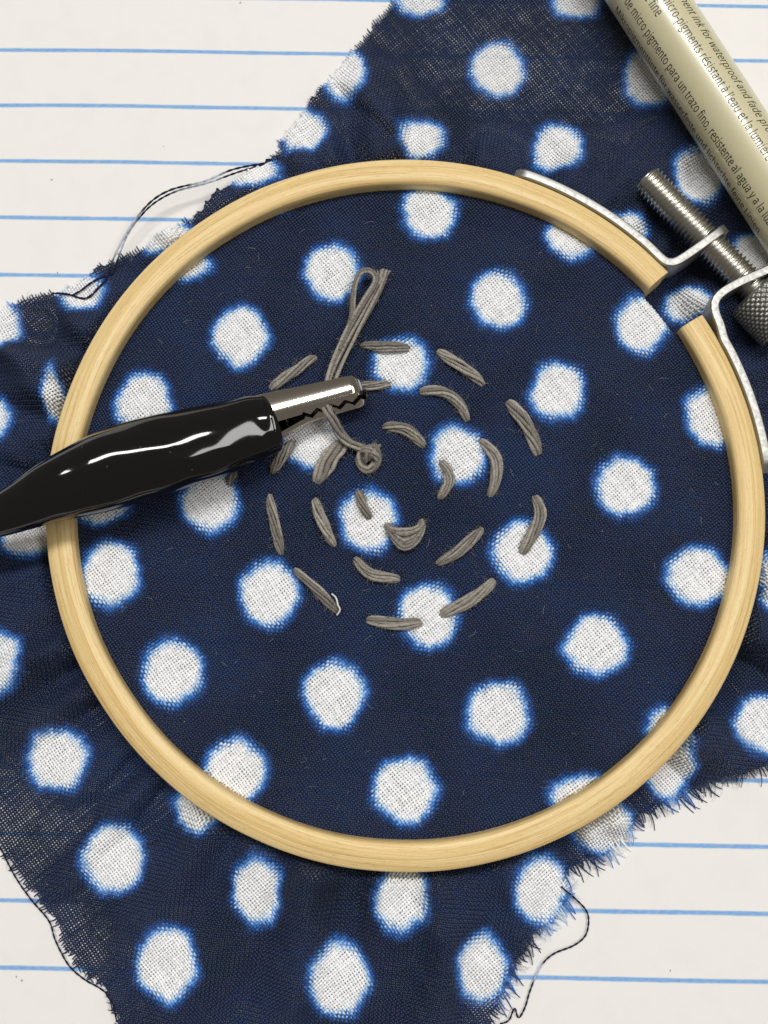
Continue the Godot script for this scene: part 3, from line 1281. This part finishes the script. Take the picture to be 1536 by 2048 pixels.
func make_embroidery() -> void:
	var root := thing("embroidery_thread", "grey stranded embroidery thread sewn in a spiral of running stitches, its loose tail looped", "thread", at(800, 960, CLOTH_UP))
	for s in STITCHES:
		var pts := PackedVector3Array()
		var n: int = s[0].size()
		for k in n:
			var f := float(k) / (n - 1)
			pts.append(at(s[0][k][0], s[0][k][1], CLOTH_UP + 0.1 + 0.62 * sin(PI * f)))
		var path := smooth(pts, 16)
		# the ends dive through the cloth
		path[0] -= Vector3(0, 0.55, 0)
		path[1] -= Vector3(0, 0.1, 0)
		path[-1] -= Vector3(0, 0.55, 0)
		path[-2] -= Vector3(0, 0.1, 0)
		var bag := Bag.new()
		bundle(bag, path, 7, s[1] * 1.12, 0.56, s[1] * 0.36, rng.randf_range(1.2, 2.6))
		put(bag, "stitch", M.floss, root, "", s[2])
		if s[2].begins_with("stitch with a white"):
			bag = Bag.new()
			tube(bag, px_path([[664, 1188, 5.8], [672, 1196, 6.3], [676, 1210, 6.3], [680, 1220, 6.1], [674, 1230, 5.7]], 24), [0.13], 6, Color(0.75, 0.75, 0.73))
			put(bag, "white_yarn", M.yarn, root)
	# sagging stitch in the middle: strands hanging in two loops
	var bag := Bag.new()
	for w in [[1.15, 0.0], [0.8, 0.2], [0.32, 0.1], [0.1, 0.0]]:
		var drop: float = w[0]
		var path := px_path([[773, 1050, 5.2], [783, 1058 + 10 * drop, 6.1], [806, 1060 + 30 * drop, 6.6 - w[1]], [830, 1057 + 24 * drop, 6.4], [843, 1050 + 8 * drop, 6.0], [843, 1043, 5.2]], 20)
		bundle(bag, path, 3, 0.4, 0.34, 0.26, 1.5, false)
	put(bag, "stitch", M.floss, root, "", "slack stitch hanging in two loops")
	# tail: a bundle that folds back into a loop
	bag = Bag.new()
	bundle(bag, px_path([[666, 800, 7.4], [662, 772, 7.2], [674, 736, 6.7], [697, 690, 6.4], [724, 640, 6.4], [750, 592, 6.6], [764, 562, 6.8], [771, 540, 7.1]], 30), 4, 0.62, 0.55, 0.31, 0.8, false, [1.1, 0.8])
	bundle(bag, px_path([[658, 800, 8.0], [653, 774, 7.8], [661, 738, 7.3], [680, 692, 7.0], [704, 644, 6.9], [730, 600, 7.1], [749, 570, 7.4], [752, 554, 7.7], [744, 543, 7.9], [730, 540, 8.0], [717, 549, 7.8], [708, 574, 7.4], [705, 604, 7.1], [703, 634, 7.0], [694, 664, 6.9], [678, 700, 7.2]], 50), 3, 0.36, 0.32, 0.27, 2.4, false, [1.0, 0.8])
	for k in 5:
		var fan := (k - 2) * 6.0
		tube(bag, px_path([[756 + fan * 0.3, 570, 6.9], [764 + fan * 0.7, 552, 7.0], [768 + fan * 1.1, 537 + absf(fan) * 0.3, 7.2]], 8), [0.2, 0.2, 0.21, 0.22, 0.22, 0.2, 0.19, 0.16, 0.1], 6, Color(0.44, 0.41, 0.365) * rng.randf_range(0.85, 1.2))
	put(bag, "looped_tail", M.floss, root, "", "loose tail folded back into a loop")
	bag = Bag.new()
	bundle(bag, px_path([[652, 812, 9.6], [658, 826, 9.9], [668, 842, 9.3], [680, 866, 8.0], [698, 884, 7.2], [722, 896, 6.9], [738, 903, 6.8]], 26), 4, 0.6, 0.45, 0.32, 2.4, false, [1.2, 0.8])
	put(bag, "held_strand", M.floss, root, "", "strand running from the jaws to the knot")
	bag = Bag.new()
	bundle(bag, px_path([[730, 898, 6.9], [721, 912, 6.4], [722, 928, 6.1], [733, 939, 6.0], [747, 933, 6.2], [754, 917, 6.6], [752, 902, 7.2], [742, 893, 7.6]], 30), 5, 0.55, 0.45, 0.3, 3.2, false, [1.0, 1.15])
	bundle(bag, px_path([[724, 900, 7.0], [737, 901, 8.0], [750, 908, 7.9], [757, 920, 6.9], [750, 930, 6.3]], 20), 4, 0.5, 0.42, 0.3, 2.4, false)
	bundle(bag, px_path([[756, 893, 6.2], [747, 896, 7.6], [738, 907, 8.0], [733, 920, 6.8]], 16), 3, 0.4, 0.36, 0.28, 2.0, false)
	for k in 6:
		var turn := PackedVector3Array()
		var mid := at(744 + rng.randf_range(-6, 7), 903 + rng.randf_range(-7, 8), 7.2)
		var ax := Vector3(rng.randf_range(-1, 1), rng.randf_range(0.2, 1), rng.randf_range(-1, 1)).normalized()
		var e1 := ax.cross(Vector3(0.3, 0.2, 0.9)).normalized()
		var e2 := ax.cross(e1)
		for q in 12:
			var a := q * 0.42 + k
			turn.append(mid + (e1 * cos(a) * 0.75 + e2 * sin(a) * 0.55))
		tube(bag, turn, [0.24], 7, Color(0.44, 0.41, 0.365) * rng.randf_range(0.8, 1.15))
	put(bag, "knot", M.floss, root)


# ------------------------------------------------------------------ yarns that came loose from the edge

func yarn(pts: Array, label: String, rs: float, pale: Array) -> void:
	var path := px_path(pts, 90)
	for k in path.size():   # lies on the cloth where it crosses it
		if Geometry2D.is_point_in_polygon(Vector2(path[k].x, path[k].z), outline):
			path[k].y = maxf(path[k].y, height(path[k].x, path[k].z) + 0.3)
	var n := path.size()
	var base := path[n / 2]
	base.y = 0.2
	var bag := Bag.new()
	var tints := PackedColorArray()
	for k in n:
		var f := float(k) / (n - 1)
		var c := Color(0.011, 0.015, 0.04)
		for q in pale:
			var w := smoothstep(q[1], q[1] * 0.45, absf(f - q[0]))
			c = c.lerp(Color(0.5, 0.58, 0.68), w)
		tints.append(c)
	for ply in 2:
		var line := PackedVector3Array()
		for k in n:
			var d := (path[mini(k + 1, n - 1)] - path[maxi(k - 1, 0)]).normalized()
			var side := d.cross(Vector3.UP).normalized()
			var a := k * 1.15 + ply * PI
			line.append(path[k] + (side * cos(a) + Vector3.UP * sin(a)) * rs * 0.75)
		tube(bag, line, [rs], 5, Color.WHITE, tints)
	var o := put(bag, "loose_yarn", M.yarn, self, "", label, base)
	o.set_meta("category", "yarn")
	o.set_meta("group", "yarns pulled loose from the torn edge")


func make_loose_threads() -> void:
	yarn([[545, 324, 1.4], [469, 338, 2.4], [410, 362, 3.2], [344, 379, 3.6], [305, 401, 3.4], [273, 436, 3.0], [250, 471, 2.6], [230, 510, 2.2], [219, 541, 1.8], [211, 571, 1.5], [176, 600, 1.2], [141, 592, 1.1], [105, 586, 0.8]],
		"dark twisted yarn arching highest over the paper left of the hoop", 0.11, [[0.24, 0.08], [0.6, 0.12]])
	yarn([[540, 326, 1.3], [480, 343, 2.0], [415, 366, 2.8], [352, 383, 3.1], [309, 406, 3.0], [280, 434, 2.6], [256, 468, 2.3], [240, 506, 1.9], [226, 545, 1.6], [211, 556, 1.5], [170, 582, 1.3], [146, 595, 1.1]],
		"paler twisted yarn close inside the arching dark one at upper left", 0.10, [[0.3, 0.12], [0.66, 0.1]])
	yarn([[1120, 1770, 0.8], [1159, 1805, 0.7], [1174, 1824, 0.5], [1177, 1846, 0.4], [1170, 1872, 0.35], [1147, 1891, 0.35], [1110, 1906, 0.4], [1087, 1925, 0.4], [1072, 1951, 0.35], [1059, 1985, 0.3], [1050, 2015, 0.3], [1037, 2036, 0.3], [1029, 2016, 0.4], [1018, 2040, 0.4], [1000, 2048, 0.4]],
		"dark crinkled yarn curving across the paper at lower right", 0.085, [[0.6, 0.06]])
	yarn([[-30, 1650, 0.5], [0, 1695, 0.5], [29, 1751, 0.5], [62, 1799, 0.5], [98, 1842, 0.5], [111, 1881, 0.5], [137, 1930, 0.5], [169, 1959, 0.5], [202, 1978, 0.5], [228, 2004, 0.5], [236, 2040, 0.5]],
		"thin dark yarn running along the frayed edge at lower left", 0.08, [])
